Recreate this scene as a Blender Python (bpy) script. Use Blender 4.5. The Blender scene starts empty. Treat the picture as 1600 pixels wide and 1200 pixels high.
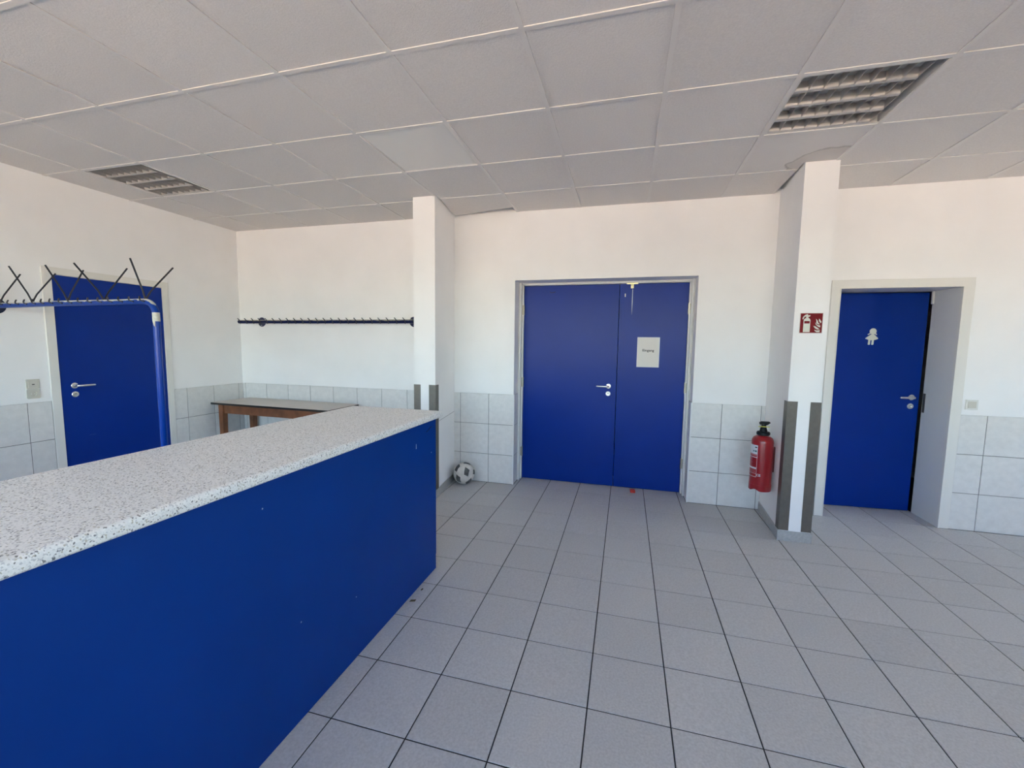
import bpy, bmesh, math, random
from mathutils import Vector, Matrix
random.seed(7)
scene = bpy.context.scene
COL = scene.collection

# ------------------------------------------------------------------ camera
CAM = Vector((1.0787, -1.3173, 1.4873))
RIGHT = Vector((0.96562009, 0.25962362, 0.01316863))
DOWN = Vector((0.03673886, -0.08614402, -0.99560507))
FWD = Vector((-0.25734820, 0.96186006, -0.09272067))
FPX = 660.93
cd = bpy.data.cameras.new('camera')
cd.sensor_fit = 'HORIZONTAL'
cd.sensor_width = 36.0
cd.lens = FPX * 36.0 / 1600.0
cd.clip_start = 0.02
cam = bpy.data.objects.new('camera', cd)
COL.objects.link(cam)
m = Matrix.Identity(4)
for i in range(3):
    m[i][0] = RIGHT[i]; m[i][1] = -DOWN[i]; m[i][2] = -FWD[i]; m[i][3] = CAM[i]
cam.matrix_world = m
scene.camera = cam

# ------------------------------------------------------------------ world, sun, exposure
world = bpy.data.worlds.new('World')
scene.world = world
world.use_nodes = True
wn = world.node_tree.nodes
wl = world.node_tree.links
wn.clear()
w_out = wn.new('ShaderNodeOutputWorld')
w_bg = wn.new('ShaderNodeBackground')
w_sky = wn.new('ShaderNodeTexSky')
w_sky.sky_type = 'NISHITA'
w_sky.sun_disc = False
w_sky.sun_elevation = math.radians(42)
w_sky.sun_rotation = math.radians(-36)
w_sky.air_density = 1.0
w_sky.dust_density = 1.2
w_bg.inputs['Strength'].default_value = 0.42
wl.new(w_sky.outputs[0], w_bg.inputs[0])
wl.new(w_bg.outputs[0], w_out.inputs[0])

sun_d = bpy.data.lights.new('sun_offscreen', 'SUN')
sun_d.energy = 15.0
sun_d.angle = math.radians(0.53)
sun_d.color = (1.0, 0.87, 0.72)
sun = bpy.data.objects.new('sun_offscreen', sun_d)
COL.objects.link(sun)
sun.rotation_euler = Vector((0.45, -0.62, -0.64)).to_track_quat('-Z', 'Y').to_euler()
sun.location = (8, 4, 8)

scene.view_settings.view_transform = 'Standard'
scene.view_settings.look = 'None'
scene.view_settings.gamma = 1.0
scene.view_settings.use_curve_mapping = False
scene.view_settings.exposure = 2.53
scene.cycles.max_bounces = 10
scene.cycles.diffuse_bounces = 7

# ------------------------------------------------------------------ materials
def mat(name, col, rough=0.5, metal=0.0, noise=None, bump=None, rand=0.0, coat=0.0, spec=None):
    """noise = (scale, amount, detail); bump = (scale, strength, distance)"""
    mt = bpy.data.materials.new(name)
    mt.use_nodes = True
    nt = mt.node_tree
    b = nt.nodes['Principled BSDF']
    b.inputs['Base Color'].default_value = (*col, 1)
    b.inputs['Roughness'].default_value = rough
    b.inputs['Metallic'].default_value = metal
    if coat:
        b.inputs['Coat Weight'].default_value = coat
        b.inputs['Coat Roughness'].default_value = 0.15
    if spec is not None:
        b.inputs['Specular IOR Level'].default_value = spec
    tc = nt.nodes.new('ShaderNodeTexCoord')
    oi = nt.nodes.new('ShaderNodeObjectInfo')
    mul = nt.nodes.new('ShaderNodeMath'); mul.operation = 'MULTIPLY'; mul.inputs[1].default_value = 37.0
    nt.links.new(oi.outputs['Random'], mul.inputs[0])
    add = nt.nodes.new('ShaderNodeVectorMath'); add.operation = 'ADD'
    nt.links.new(tc.outputs['Object'], add.inputs[0])
    nt.links.new(mul.outputs[0], add.inputs[1])
    vec = add.outputs[0]
    out = None
    if noise:
        n = nt.nodes.new('ShaderNodeTexNoise')
        n.inputs['Scale'].default_value = noise[0]
        n.inputs['Detail'].default_value = noise[2] if len(noise) > 2 else 4
        nt.links.new(vec, n.inputs['Vector'])
        r = nt.nodes.new('ShaderNodeMapRange')
        r.inputs['From Min'].default_value = 0.3; r.inputs['From Max'].default_value = 0.7
        r.inputs['To Min'].default_value = 1 - noise[1]; r.inputs['To Max'].default_value = 1 + noise[1]
        nt.links.new(n.outputs[0], r.inputs['Value'])
        out = r.outputs[0]
    if rand:
        r2 = nt.nodes.new('ShaderNodeMapRange')
        r2.inputs['To Min'].default_value = 1 - rand; r2.inputs['To Max'].default_value = 1 + rand
        nt.links.new(oi.outputs['Random'], r2.inputs['Value'])
        if out is None:
            out = r2.outputs[0]
        else:
            mm = nt.nodes.new('ShaderNodeMath'); mm.operation = 'MULTIPLY'
            nt.links.new(out, mm.inputs[0]); nt.links.new(r2.outputs[0], mm.inputs[1])
            out = mm.outputs[0]
    if out is not None:
        sc = nt.nodes.new('ShaderNodeVectorMath'); sc.operation = 'SCALE'
        sc.inputs[0].default_value = col
        nt.links.new(out, sc.inputs['Scale'])
        nt.links.new(sc.outputs[0], b.inputs['Base Color'])
    if bump:
        n2 = nt.nodes.new('ShaderNodeTexNoise')
        n2.inputs['Scale'].default_value = bump[0]; n2.inputs['Detail'].default_value = 5
        nt.links.new(vec, n2.inputs['Vector'])
        bp = nt.nodes.new('ShaderNodeBump')
        bp.inputs['Strength'].default_value = bump[1]
        bp.inputs['Distance'].default_value = bump[2] if len(bump) > 2 else 0.002
        nt.links.new(n2.outputs[0], bp.inputs['Height'])
        nt.links.new(bp.outputs[0], b.inputs['Normal'])
    mt['bsdf'] = 'Principled BSDF'
    return mt

M = {}
M['plaster'] = mat('white_plaster', (0.86, 0.85, 0.845), 0.85, noise=(3, 0.02, 3), bump=(180, 0.25, 0.0015))
M['ceil_tile'] = mat('mineral_tile', (0.70, 0.665, 0.64), 0.95, noise=(110, 0.05, 8), bump=(160, 0.6, 0.002), rand=0.025)
M['rail'] = mat('ceiling_rail', (0.70, 0.67, 0.645), 0.6)
M['plenum'] = mat('plenum_concrete', (0.36, 0.345, 0.33), 0.9)
M['floor_tile'] = mat('floor_stoneware', (0.51, 0.505, 0.50), 0.55, noise=(110, 0.11, 8), bump=(220, 0.12, 0.0008), rand=0.04, spec=0.3)
M['floor_grout'] = mat('floor_grout', (0.022, 0.022, 0.024), 0.9)
M['wall_tile'] = mat('wall_stoneware', (0.70, 0.685, 0.665), 0.4, noise=(22, 0.05, 6), rand=0.02)
M['wall_grout'] = mat('wall_grout', (0.13, 0.126, 0.12), 0.9)
M['plinth'] = mat('plinth_stoneware', (0.40, 0.395, 0.385), 0.45, noise=(60, 0.12, 8), rand=0.04)
M['blue'] = mat('blue_laminate', (0.0003, 0.025, 0.240), 0.32, noise=(3, 0.05, 3), spec=0.19)
M['blue_counter'] = mat('blue_counter', (0.0004, 0.033, 0.220), 0.42, noise=(2.5, 0.05, 3), spec=0.14)
M['white_frame'] = mat('white_lacquer', (0.72, 0.71, 0.69), 0.3)
M['cream_frame'] = mat('cream_lacquer', (0.74, 0.72, 0.68), 0.4)
M['steel'] = mat('brushed_steel', (0.17, 0.155, 0.138), 0.45, metal=0.8, noise=(30, 0.06, 4))
M['chrome'] = mat('satin_chrome', (0.80, 0.80, 0.80), 0.22, metal=1.0)
M['hinge'] = mat('hinge_metal', (0.45, 0.42, 0.35), 0.35, metal=0.9)
M['brass'] = mat('old_brass', (0.75, 0.68, 0.42), 0.35, metal=0.7)
M['wood'] = mat('brown_wood', (0.20, 0.072, 0.028), 0.5, noise=(12, 0.25, 6))
M['dark_edge'] = mat('dark_edge', (0.012, 0.010, 0.009), 0.4)
M['table_lam'] = mat('table_laminate', (0.52, 0.46, 0.41), 0.35, noise=(8, 0.05, 3))
M['wire'] = mat('black_wire', (0.012, 0.013, 0.022), 0.45)
M['rack_dark'] = mat('dark_blue_enamel', (0.003, 0.010, 0.060), 0.3)
M['tape'] = mat('old_tape', (0.55, 0.54, 0.46), 0.6, noise=(60, 0.15))
M['ball'] = mat('worn_white_leather', (0.62, 0.58, 0.53), 0.7, noise=(18, 0.12, 6), bump=(60, 0.3, 0.002))
M['ball_dark'] = mat('dark_leather', (0.10, 0.095, 0.09), 0.7, noise=(25, 0.4, 6))
M['red'] = mat('red_lacquer', (0.29, 0.005, 0.010), 0.28, coat=0.3)
M['bracket'] = mat('dark_red_metal', (0.10, 0.004, 0.008), 0.4)
M['faint'] = mat('faint_scratch', (0.02, 0.06, 0.25), 0.5)
M['black'] = mat('black_plastic', (0.006, 0.006, 0.008), 0.5, spec=0.25)
M['yellow'] = mat('yellow_plastic', (0.60, 0.55, 0.08), 0.4)
M['label_white'] = mat('label_white', (0.62, 0.62, 0.66), 0.4)
M['label_pink'] = mat('label_print', (0.42, 0.12, 0.13), 0.4)
M['label_green'] = mat('label_green', (0.02, 0.12, 0.13), 0.4)
M['sign_red'] = mat('sign_red', (0.17, 0.002, 0.006), 0.45, spec=0.25)
M['sign_white'] = mat('sign_white', (0.68, 0.70, 0.62), 0.5)
M['sign_rim'] = mat('sign_rim', (0.66, 0.62, 0.60), 0.5)
M['paper'] = mat('paper', (0.70, 0.67, 0.63), 0.6)
M['paper_rim'] = mat('clear_frame_rim', (0.75, 0.75, 0.74), 0.25)
M['ink'] = mat('black_ink', (0.03, 0.03, 0.03), 0.7)
M['cream'] = mat('cream_plastic', (0.60, 0.57, 0.50), 0.4)
M['white_plastic'] = mat('white_plastic', (0.74, 0.73, 0.69), 0.35)
M['hole'] = mat('dark_hole', (0.03, 0.027, 0.022), 0.7)
M['wedge'] = mat('red_rubber', (0.50, 0.035, 0.02), 0.6)
M['leaf'] = mat('dry_leaf', (0.10, 0.08, 0.04), 0.8)
M['lamp_white'] = mat('lamp_white', (0.62, 0.60, 0.57), 0.35)
M['louvre'] = mat('satin_louvre', (0.55, 0.525, 0.50), 0.48, metal=0.7)
M['tube'] = mat('lamp_tube', (0.7, 0.7, 0.68), 0.3)
M['panel'] = mat('light_panel', (0.70, 0.685, 0.665), 0.25)
M['chip'] = mat('bare_chip', (0.45, 0.50, 0.58), 0.6)
M['scuff'] = mat('scuff', (0.002, 0.012, 0.09), 0.6)
M['asphalt'] = mat('pale_paving', (0.55, 0.44, 0.345), 0.9, noise=(1.5, 0.1, 4))
M['corridor'] = mat('corridor_plaster', (0.60, 0.59, 0.57), 0.9)
M['facade'] = mat('facade', (0.6, 0.57, 0.52), 0.9)
M['edge_profile'] = mat('edge_profile', (0.72, 0.72, 0.72), 0.35)

def speckle():
    mt = bpy.data.materials.new('speckled_laminate')
    mt.use_nodes = True
    nt = mt.node_tree; b = nt.nodes['Principled BSDF']
    b.inputs['Roughness'].default_value = 0.40
    tc = nt.nodes.new('ShaderNodeTexCoord')
    cols = []
    for sc, stops in ((280, [(0.0, (0.77, 0.77, 0.76)), (0.42, (0.84, 0.835, 0.82)), (0.62, (0.56, 0.56, 0.57)), (0.76, (0.82, 0.81, 0.80)), (0.91, (0.20, 0.20, 0.205)), (0.96, (0.50, 0.47, 0.40))]),):
        v = nt.nodes.new('ShaderNodeTexVoronoi')
        v.inputs['Scale'].default_value = sc
        nt.links.new(tc.outputs['Object'], v.inputs['Vector'])
        sx = nt.nodes.new('ShaderNodeSeparateColor')
        nt.links.new(v.outputs['Color'], sx.inputs[0])
        r = nt.nodes.new('ShaderNodeValToRGB')
        r.color_ramp.interpolation = 'CONSTANT'
        e = r.color_ramp.elements
        e[0].position, e[0].color = stops[0][0], (*stops[0][1], 1)
        e[1].position, e[1].color = stops[1][0], (*stops[1][1], 1)
        for p_, c_ in stops[2:]:
            k = e.new(p_); k.color = (*c_, 1)
        nt.links.new(sx.outputs[0], r.inputs[0])
        cols.append(r.outputs[0])
    nt.links.new(cols[0], b.inputs['Base Color'])
    return mt
M['speckle'] = speckle()

def worn_blue(name, base, dirt):
    """blue enamel whose upper side has lost its paint in irregular flakes"""
    mt = mat(name, base, 0.35, spec=0.2)
    nt = mt.node_tree; b = nt.nodes['Principled BSDF']
    tc = nt.nodes.new('ShaderNodeTexCoord')
    n = nt.nodes.new('ShaderNodeTexNoise'); n.inputs['Scale'].default_value = 22; n.inputs['Detail'].default_value = 6
    nt.links.new(tc.outputs['Object'], n.inputs['Vector'])
    sp = nt.nodes.new('ShaderNodeSeparateXYZ')
    nt.links.new(tc.outputs['Normal'], sp.inputs[0])
    a = nt.nodes.new('ShaderNodeMath'); a.operation = 'MULTIPLY_ADD'
    a.inputs[1].default_value = 1.3; a.inputs[2].default_value = -0.45
    nt.links.new(n.outputs[0], a.inputs[0])
    s = nt.nodes.new('ShaderNodeMath'); s.operation = 'ADD'
    nt.links.new(a.outputs[0], s.inputs[0]); nt.links.new(sp.outputs[2], s.inputs[1])
    g = nt.nodes.new('ShaderNodeMath'); g.operation = 'GREATER_THAN'; g.inputs[1].default_value = 0.70
    nt.links.new(s.outputs[0], g.inputs[0])
    mx = nt.nodes.new('ShaderNodeMix'); mx.data_type = 'RGBA'
    mx.inputs[6].default_value = (*base, 1); mx.inputs[7].default_value = (*dirt, 1)
    nt.links.new(g.outputs[0], mx.inputs[0])
    nt.links.new(mx.outputs[2], b.inputs['Base Color'])
    return mt
M['rack_blue'] = worn_blue('worn_blue_enamel', (0.001, 0.036, 0.24), (0.55, 0.54, 0.47))
M['rack_navy'] = worn_blue('worn_navy_enamel', (0.001, 0.006, 0.050), (0.30, 0.29, 0.22))
M['post_blue'] = mat('blue_enamel', (0.001, 0.040, 0.30), 0.22, spec=0.3)

def stained_tile():
    mt = mat('stained_tile', (0.70, 0.665, 0.64), 0.95, bump=(160, 0.5, 0.0015))
    nt = mt.node_tree; b = nt.nodes['Principled BSDF']
    tc = nt.nodes.new('ShaderNodeTexCoord')
    n = nt.nodes.new('ShaderNodeTexNoise'); n.inputs['Scale'].default_value = 9; n.inputs['Detail'].default_value = 8
    nt.links.new(tc.outputs['Object'], n.inputs['Vector'])
    off = nt.nodes.new('ShaderNodeVectorMath'); off.operation = 'MULTIPLY_ADD'
    off.inputs[1].default_value = (0.12, 0.12, 0.12)
    nt.links.new(n.outputs['Color'], off.inputs[0])
    nt.links.new(tc.outputs['Object'], off.inputs[2])
    d = nt.nodes.new('ShaderNodeVectorMath'); d.operation = 'DISTANCE'
    d.inputs[1].default_value = (2.47, 2.37, 2.88)
    nt.links.new(off.outputs[0], d.inputs[0])
    r = nt.nodes.new('ShaderNodeValToRGB')
    e = r.color_ramp.elements
    clean = (0.70, 0.665, 0.64, 1)
    e[0].position = 0.0; e[0].color = (0.66, 0.62, 0.59, 1)
    e[1].position = 0.225; e[1].color = (0.63, 0.59, 0.55, 1)
    k = e.new(0.236); k.color = (0.42, 0.39, 0.365, 1)
    k = e.new(0.252); k.color = clean
    nt.links.new(d.outputs['Value'], r.inputs[0])
    nt.links.new(r.outputs[0], b.inputs['Base Color'])
    return mt
M['stained'] = stained_tile()

def pane_mat():
    mt = bpy.data.materials.new('window_glass')
    mt.use_nodes = True
    nt = mt.node_tree; nt.nodes.clear()
    o = nt.nodes.new('ShaderNodeOutputMaterial')
    t = nt.nodes.new('ShaderNodeBsdfTransparent'); t.inputs[0].default_value = (0.95, 0.97, 0.96, 1)
    g = nt.nodes.new('ShaderNodeBsdfGlossy'); g.inputs['Roughness'].default_value = 0.02
    x = nt.nodes.new('ShaderNodeMixShader'); x.inputs[0].default_value = 0.06
    nt.links.new(t.outputs[0], x.inputs[1]); nt.links.new(g.outputs[0], x.inputs[2])
    nt.links.new(x.outputs[0], o.inputs[0])
    return mt
M['glass'] = pane_mat()

# ------------------------------------------------------------------ mesh helpers
class MB:
    def __init__(s):
        s.v = []; s.f = []
    def box(s, x0, x1, y0, y1, z0, z1):
        b = len(s.v)
        s.v += [(x0,y0,z0),(x1,y0,z0),(x1,y1,z0),(x0,y1,z0),(x0,y0,z1),(x1,y0,z1),(x1,y1,z1),(x0,y1,z1)]
        s.f += [tuple(b+i for i in q) for q in ((0,3,2,1),(4,5,6,7),(0,1,5,4),(1,2,6,5),(2,3,7,6),(3,0,4,7))]
        return s
    def prism(s, poly, axis, a0, a1):
        """poly: 2-D points (counter-clockwise seen along -axis); axis 0/1/2; extruded a0..a1"""
        b = len(s.v); n = len(poly)
        def P(p, a):
            return {0: (a, p[0], p[1]), 1: (p[0], a, p[1]), 2: (p[0], p[1], a)}[axis]
        s.v += [P(p, a0) for p in poly] + [P(p, a1) for p in poly]
        s.f.append(tuple(b+i for i in range(n)))
        s.f.append(tuple(b+n+i for i in reversed(range(n))))
        for i in range(n):
            j = (i+1) % n
            s.f.append((b+i, b+n+i, b+n+j, b+j))
        return s
    def tube(s, path, r, seg=10, caps=True, dome=False):
        pts = [Vector(p) for p in path]
        rs = r if isinstance(r, (list, tuple)) else [r]*len(pts)
        t = (pts[1]-pts[0]).normalized()
        u = t.orthogonal().normalized()
        rings = []
        for i, p in enumerate(pts):
            if 0 < i < len(pts)-1:
                t2 = ((pts[i+1]-p).normalized() + (p-pts[i-1]).normalized()).normalized()
            elif i == 0:
                t2 = (pts[1]-pts[0]).normalized()
            else:
                t2 = (pts[-1]-pts[-2]).normalized()
            u = (u - t2*u.dot(t2)).normalized()
            w = t2.cross(u)
            b = len(s.v)
            for k in range(seg):
                a = 2*math.pi*k/seg
                s.v.append(tuple(p + (u*math.cos(a) + w*math.sin(a))*rs[i]))
            rings.append(b)
        for i in range(len(rings)-1):
            for k in range(seg):
                k2 = (k+1) % seg
                s.f.append((rings[i]+k, rings[i]+k2, rings[i+1]+k2, rings[i+1]+k))
        if caps:
            s.f.append(tuple(rings[0]+k for k in reversed(range(seg))))
            s.f.append(tuple(rings[-1]+k for k in range(seg)))
        return s
    def lathe(s, prof, c=(0,0,0), axis='z', seg=24, sgn=1):
        """prof: (radius, height) list along axis"""
        c = Vector(c); b0 = len(s.v)
        for (r, h) in prof:
            for k in range(seg):
                a = 2*math.pi*k/seg
                x, y = r*math.cos(a), r*math.sin(a)
                q = {'z': (x, y, h*sgn), 'y': (x, h*sgn, y), 'x': (h*sgn, x, y)}[axis]
                s.v.append(tuple(c+Vector(q)))
        n = len(prof)
        for i in range(n-1):
            for k in range(seg):
                k2 = (k+1) % seg
                s.f.append((b0+i*seg+k, b0+i*seg+k2, b0+(i+1)*seg+k2, b0+(i+1)*seg+k))
        if prof[0][0] > 1e-6: s.f.append(tuple(b0+k for k in reversed(range(seg))))
        if prof[-1][0] > 1e-6: s.f.append(tuple(b0+(n-1)*seg+k for k in range(seg)))
        return s
    def mesh(s, name, smooth=False, bevel=0.0):
        me = bpy.data.meshes.new(name)
        me.from_pydata(s.v, [], s.f)
        bm = bmesh.new(); bm.from_mesh(me)
        bmesh.ops.remove_doubles(bm, verts=bm.verts, dist=1e-6)
        bmesh.ops.recalc_face_normals(bm, faces=bm.faces)
        if bevel:
            es = [e for e in bm.edges if len(e.link_faces) == 2 and e.calc_face_angle(0) > 0.6]
            bmesh.ops.bevel(bm, geom=es, offset=bevel, segments=2, profile=0.6, affect='EDGES', clamp_overlap=True)
        if smooth:
            for f in bm.faces: f.smooth = True
            for e in bm.edges:
                if len(e.link_faces) == 2 and e.calc_face_angle(0) > 0.7: e.smooth = False
        bm.to_mesh(me); bm.free()
        return me

def put(name, mb, material, parent=None, smooth=False, bevel=0.0, loc=None):
    me = mb.mesh(name, smooth, bevel) if isinstance(mb, MB) else mb
    if material is not None and not me.materials:
        me.materials.append(M[material])
    o = bpy.data.objects.new(name, me)
    COL.objects.link(o)
    if parent is not None: o.parent = parent
    if loc is not None: o.location = loc
    return o

def tag(o, label, cat=None, group=None, kind=None):
    if label: o['label'] = label
    if cat: o['category'] = cat
    if group: o['group'] = group
    if kind: o['kind'] = kind
    return o

def empty(name, loc=(0,0,0), rz=0.0):
    o = bpy.data.objects.new(name, None)
    o.empty_display_size = 0.05
    o.location = loc; o.rotation_euler = (0, 0, rz)
    COL.objects.link(o)
    return o

def rect_minus(rects, hole):
    out = []
    hx0, hx1, hy0, hy1 = hole
    for (x0, x1, y0, y1) in rects:
        if hx1 <= x0 or hx0 >= x1 or hy1 <= y0 or hy0 >= y1:
            out.append((x0, x1, y0, y1)); continue
        if hy0 > y0: out.append((x0, x1, y0, hy0))
        if hy1 < y1: out.append((x0, x1, hy1, y1))
        a, b = max(y0, hy0), min(y1, hy1)
        if hx0 > x0: out.append((x0, hx0, a, b))
        if hx1 < x1: out.append((hx1, x1, a, b))
    return [r for r in out if r[1]-r[0] > 0.004 and r[3]-r[2] > 0.004]

def pix(P):
    d = Vector(P) - CAM
    z = d.dot(FWD)
    if z < 0.05: return None
    return 800 + FPX*d.dot(RIGHT)/z, 600 + FPX*d.dot(DOWN)/z

# ------------------------------------------------------------------ dimensions
T = 0.32580            # tile module, floor and walls
H = 2.8147             # underside of the ceiling grid
YB = 2.9431            # back wall
XL = -3.5814           # left wall
XR = 7.6
YF = -3.7
WT = 0.337             # back wall thickness
ZTOP = H + 0.32
WH = 0.965             # height of the wall tiling
DD = (-0.042, 1.698, 2.140)      # double door opening x0 x1 top
WC = (2.790, 3.690, 2.020)       # toilet door opening

# ------------------------------------------------------------------ walls
b = MB()
x0, x1 = XL-0.3, XR+0.3
b.box(x0, DD[0], YB, YB+WT, -0.1, ZTOP)
b.box(DD[0], DD[1], YB, YB+WT, DD[2], ZTOP)
b.box(DD[1], WC[0], YB, YB+WT, -0.1, ZTOP)
b.box(WC[0], WC[1], YB, YB+WT, WC[2], ZTOP)
b.box(WC[1], x1, YB, YB+WT, -0.1, ZTOP)
wall_back = tag(put('wall_back', b, 'plaster'), 'white plastered wall with double blue door and tiled lower part', 'wall', kind='structure')

LD = (1.150, 2.035, 2.022)       # left door opening y0 y1 top
b = MB()
b.box(XL-0.08, XL, YF, LD[0], -0.1, ZTOP)
b.box(XL-0.08, XL, LD[0], LD[1], LD[2], ZTOP)
b.box(XL-0.08, XL, LD[1], YB, -0.1, ZTOP)
b.box(XL-0.3, XL-0.08, YF, YB, -0.1, ZTOP)
wall_left = tag(put('wall_left', b, 'plaster'), 'white plastered wall behind the coat rack and blue door', 'wall', kind='structure')

wins_r = [(-0.6, 0.8), (1.0, 2.4)]
WZ0, WZ1 = 0.95, 2.66
b = MB()
b.box(XR, XR+0.3, YF, YB, -0.1, WZ0); b.box(XR, XR+0.3, YF, YB, WZ1, ZTOP)
ys = [YF] + [v for w in wins_r for v in w] + [YB]
for i in range(0, len(ys), 2):
    b.box(XR, XR+0.3, ys[i], ys[i+1], WZ0, WZ1)
wall_right = tag(put('wall_right', b, 'plaster'), 'white side wall with windows beyond the toilet door', 'wall', kind='structure')

wins = [(-3.4, -1.3), (-1.1, 1.0), (1.2, 3.3)]
b = MB()
b.box(XL-0.3, XR+0.3, YF-0.3, YF, -0.1, WZ0)
b.box(XL-0.3, XR+0.3, YF-0.3, YF, WZ1, ZTOP)
xs = [XL-0.3] + [v for w in wins for v in w] + [XR+0.3]
for i in range(0, len(xs), 2):
    b.box(xs[i], xs[i+1], YF-0.3, YF, WZ0, WZ1)
wall_front = tag(put('wall_front', b, 'plaster'), 'white window wall facing the double door', 'wall', kind='structure')
def window(n, loc, rz, half, lab, grp):
    w = tag(empty('window_%d' % n, loc, rz), lab, 'window', grp, 'structure')
    h = half; zz = WZ1-WZ0
    f = MB()
    f.box(-h, h, -0.03, 0.03, 0, 0.06); f.box(-h, h, -0.03, 0.03, zz-0.06, zz)
    f.box(-h, -h+0.06, -0.03, 0.03, 0.06, zz-0.06); f.box(h-0.06, h, -0.03, 0.03, 0.06, zz-0.06)
    f.box(-0.04, 0.04, -0.03, 0.03, 0.06, zz-0.06)
    put('window_frame', f, 'white_frame', w)
    for sx in (-1, 1):
        q = MB().box(min(sx*0.04, sx*(h-0.06)), max(sx*0.04, sx*(h-0.06)), -0.003, 0.003, 0.06, zz-0.06)
        put('pane', q, 'glass', w)
for i, (a, c) in enumerate(wins):
    window(i+1, ((a+c)/2, YF-0.15, WZ0), 0, (c-a)/2, 'wide white framed window in the window wall', 'windows of the window wall')
for i, (a, c) in enumerate(wins_r):
    window(len(wins)+i+1, (XR+0.15, (a+c)/2, WZ0), math.pi/2, (c-a)/2, 'white framed window in the side wall', 'windows of the side wall')

# dark corridor behind the doors
b = MB()
cx0, cx1, cy0, cy1, cz1 = -0.6, 4.4, YB+WT, YB+WT+1.3, 2.6
b.box(cx0-0.1, cx0, cy0, cy1, -0.1, cz1); b.box(cx1, cx1+0.1, cy0, cy1, -0.1, cz1)
b.box(cx0-0.1, cx1+0.1, cy1, cy1+0.1, -0.1, cz1); b.box(cx0-0.1, cx1+0.1, cy0, cy1+0.1, cz1, cz1+0.1)
tag(put('wall_corridor', b, 'corridor'), 'unlit corridor shell behind the blue doors', 'wall', kind='structure')

tag(put('ground', MB().box(-45, 45, -60, 30, -0.35, -0.2), 'asphalt'), 'pale sunlit paving outside the windows', 'ground', kind='structure')

# ------------------------------------------------------------------ pillars
PL = dict(x0=-0.862, x1=-0.643, xb0=-0.862, xb1=-0.708, y=2.327)
PR = dict(x0=2.276, x1=2.493, xb0=2.318, xb1=2.493, y=2.293)
def angle_guard(mb, x, y, sx, w, z0, z1, t=0.003):
    """steel angle on the front corner at x; sx=+1 when the pillar lies on the +x side"""
    mb.box(min(x - sx*t, x + sx*w), max(x - sx*t, x + sx*w), y-t, y, z0, z1)
    mb.box(min(x - sx*t, x), max(x - sx*t, x), y, y+w, z0, z1)
pillars = []
for n, (P, lab) in enumerate(((PL, 'white pillar with steel corner guards behind the counter end'), (PR, 'white pillar with steel corner guards carrying the fire extinguisher'))):
    root = tag(empty('pillar', ((P['x0']+P['x1'])/2, P['y'], 0)), lab, 'pillar', kind='structure')
    ox_, oy_ = root.location.x, root.location.y
    sh = MB()
    poly = [(P['x0']-ox_, 0), (P['x1']-ox_, 0), (P['xb1']-ox_, YB-oy_+0.01), (P['xb0']-ox_, YB-oy_+0.01)]
    sh.prism(poly, 2, 0.0, ZTOP-0.02)
    put('shaft', sh, 'plaster', root)
    zt = 1.098 if n == 0 else 1.088
    for sx, x in ((1, P['x0']), (-1, P['x1'])):
        g = MB(); angle_guard(g, x-ox_, 0, sx, 0.066, 0.082, zt)
        go = put('corner_guard', g, 'steel', root)
        for zz in (0.2, 0.6, zt-0.06):
            put('screw', MB().lathe([(0.006, 0), (0.006, 0.0015), (0.003, 0.003)], (x-ox_+sx*0.035, -0.003, zz), 'y', 10, -1), 'steel', go)
    # tile plinth pieces around the foot
    th, ph = 0.010, 0.078
    pieces = [MB().box(P['x0']-ox_-th, P['x1']-ox_+th, -th, 0, 0, ph)]
    for sx, xa, xb in ((-1, P['x0'], P['xb0']), (1, P['x1'], P['xb1'])):
        L = YB - P['y']
        for (t0, t1) in ((0.004, 0.53), (0.534, 0.985)):
            xa1, xa2 = xa+(xb-xa)*t0-ox_, xa+(xb-xa)*t1-ox_
            pieces.append(MB().prism([(xa1, L*t0), (xa1+sx*th, L*t0), (xa2+sx*th, L*t1), (xa2, L*t1)][::(1 if sx > 0 else -1)], 2, 0, ph))
    for q in pieces:
        put('plinth_tile', q, 'plinth', root, bevel=0.0012)
    pillars.append(root)
# hairline crack in the plaster of the pillar by the counter
cr = MB().prism([(0.0, 0.032), (0.26, 0.040), (0.58, 0.05), (0.58, 0.0523), (0.26, 0.0423), (0.0, 0.0338)], 0, -0.0006, 0.0006)
co = put('plaster_crack', cr, 'wall_grout', pillars[0])
co.location = (PL['x1'] - pillars[0].location.x + 0.0003, 0.02, 0.705)
co.rotation_euler = (0, 0, math.atan2(PL['x1']-PL['xb1'], YB-PL['y']))

# ------------------------------------------------------------------ floor
floor = tag(put('floor', MB().box(XL-0.3, XR+0.3, YF, YB+WT+1.3, -0.1, -0.0030), 'floor_grout'), 'grey stoneware tile floor with dark joints', 'floor', kind='structure')
J = 0.0055
def tile_mesh(w, d, t=0.008, c=0.0016):
    mb = MB()
    hw, hd = w/2, d/2
    mb.v = [(-hw,-hd,-t),(hw,-hd,-t),(hw,hd,-t),(-hw,hd,-t),(-hw,-hd,-c),(hw,-hd,-c),(hw,hd,-c),(-hw,hd,-c),
            (-hw+c,-hd+c,0),(hw-c,-hd+c,0),(hw-c,hd-c,0),(-hw+c,hd-c,0)]
    mb.f = [(0,1,5,4),(1,2,6,5),(2,3,7,6),(3,0,4,7),(4,5,9,8),(5,6,10,9),(6,7,11,10),(7,4,8,11),(8,9,10,11)]
    return mb
_tm = {}
def tile_me(kind, w, d, material):
    k = (kind, round(w, 4), round(d, 4))
    if k not in _tm:
        me = tile_mesh(w, d).mesh(kind)
        me.materials.append(M[material])
        _tm[k] = me
    return _tm[k]
rest = MB()
count = 0
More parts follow.
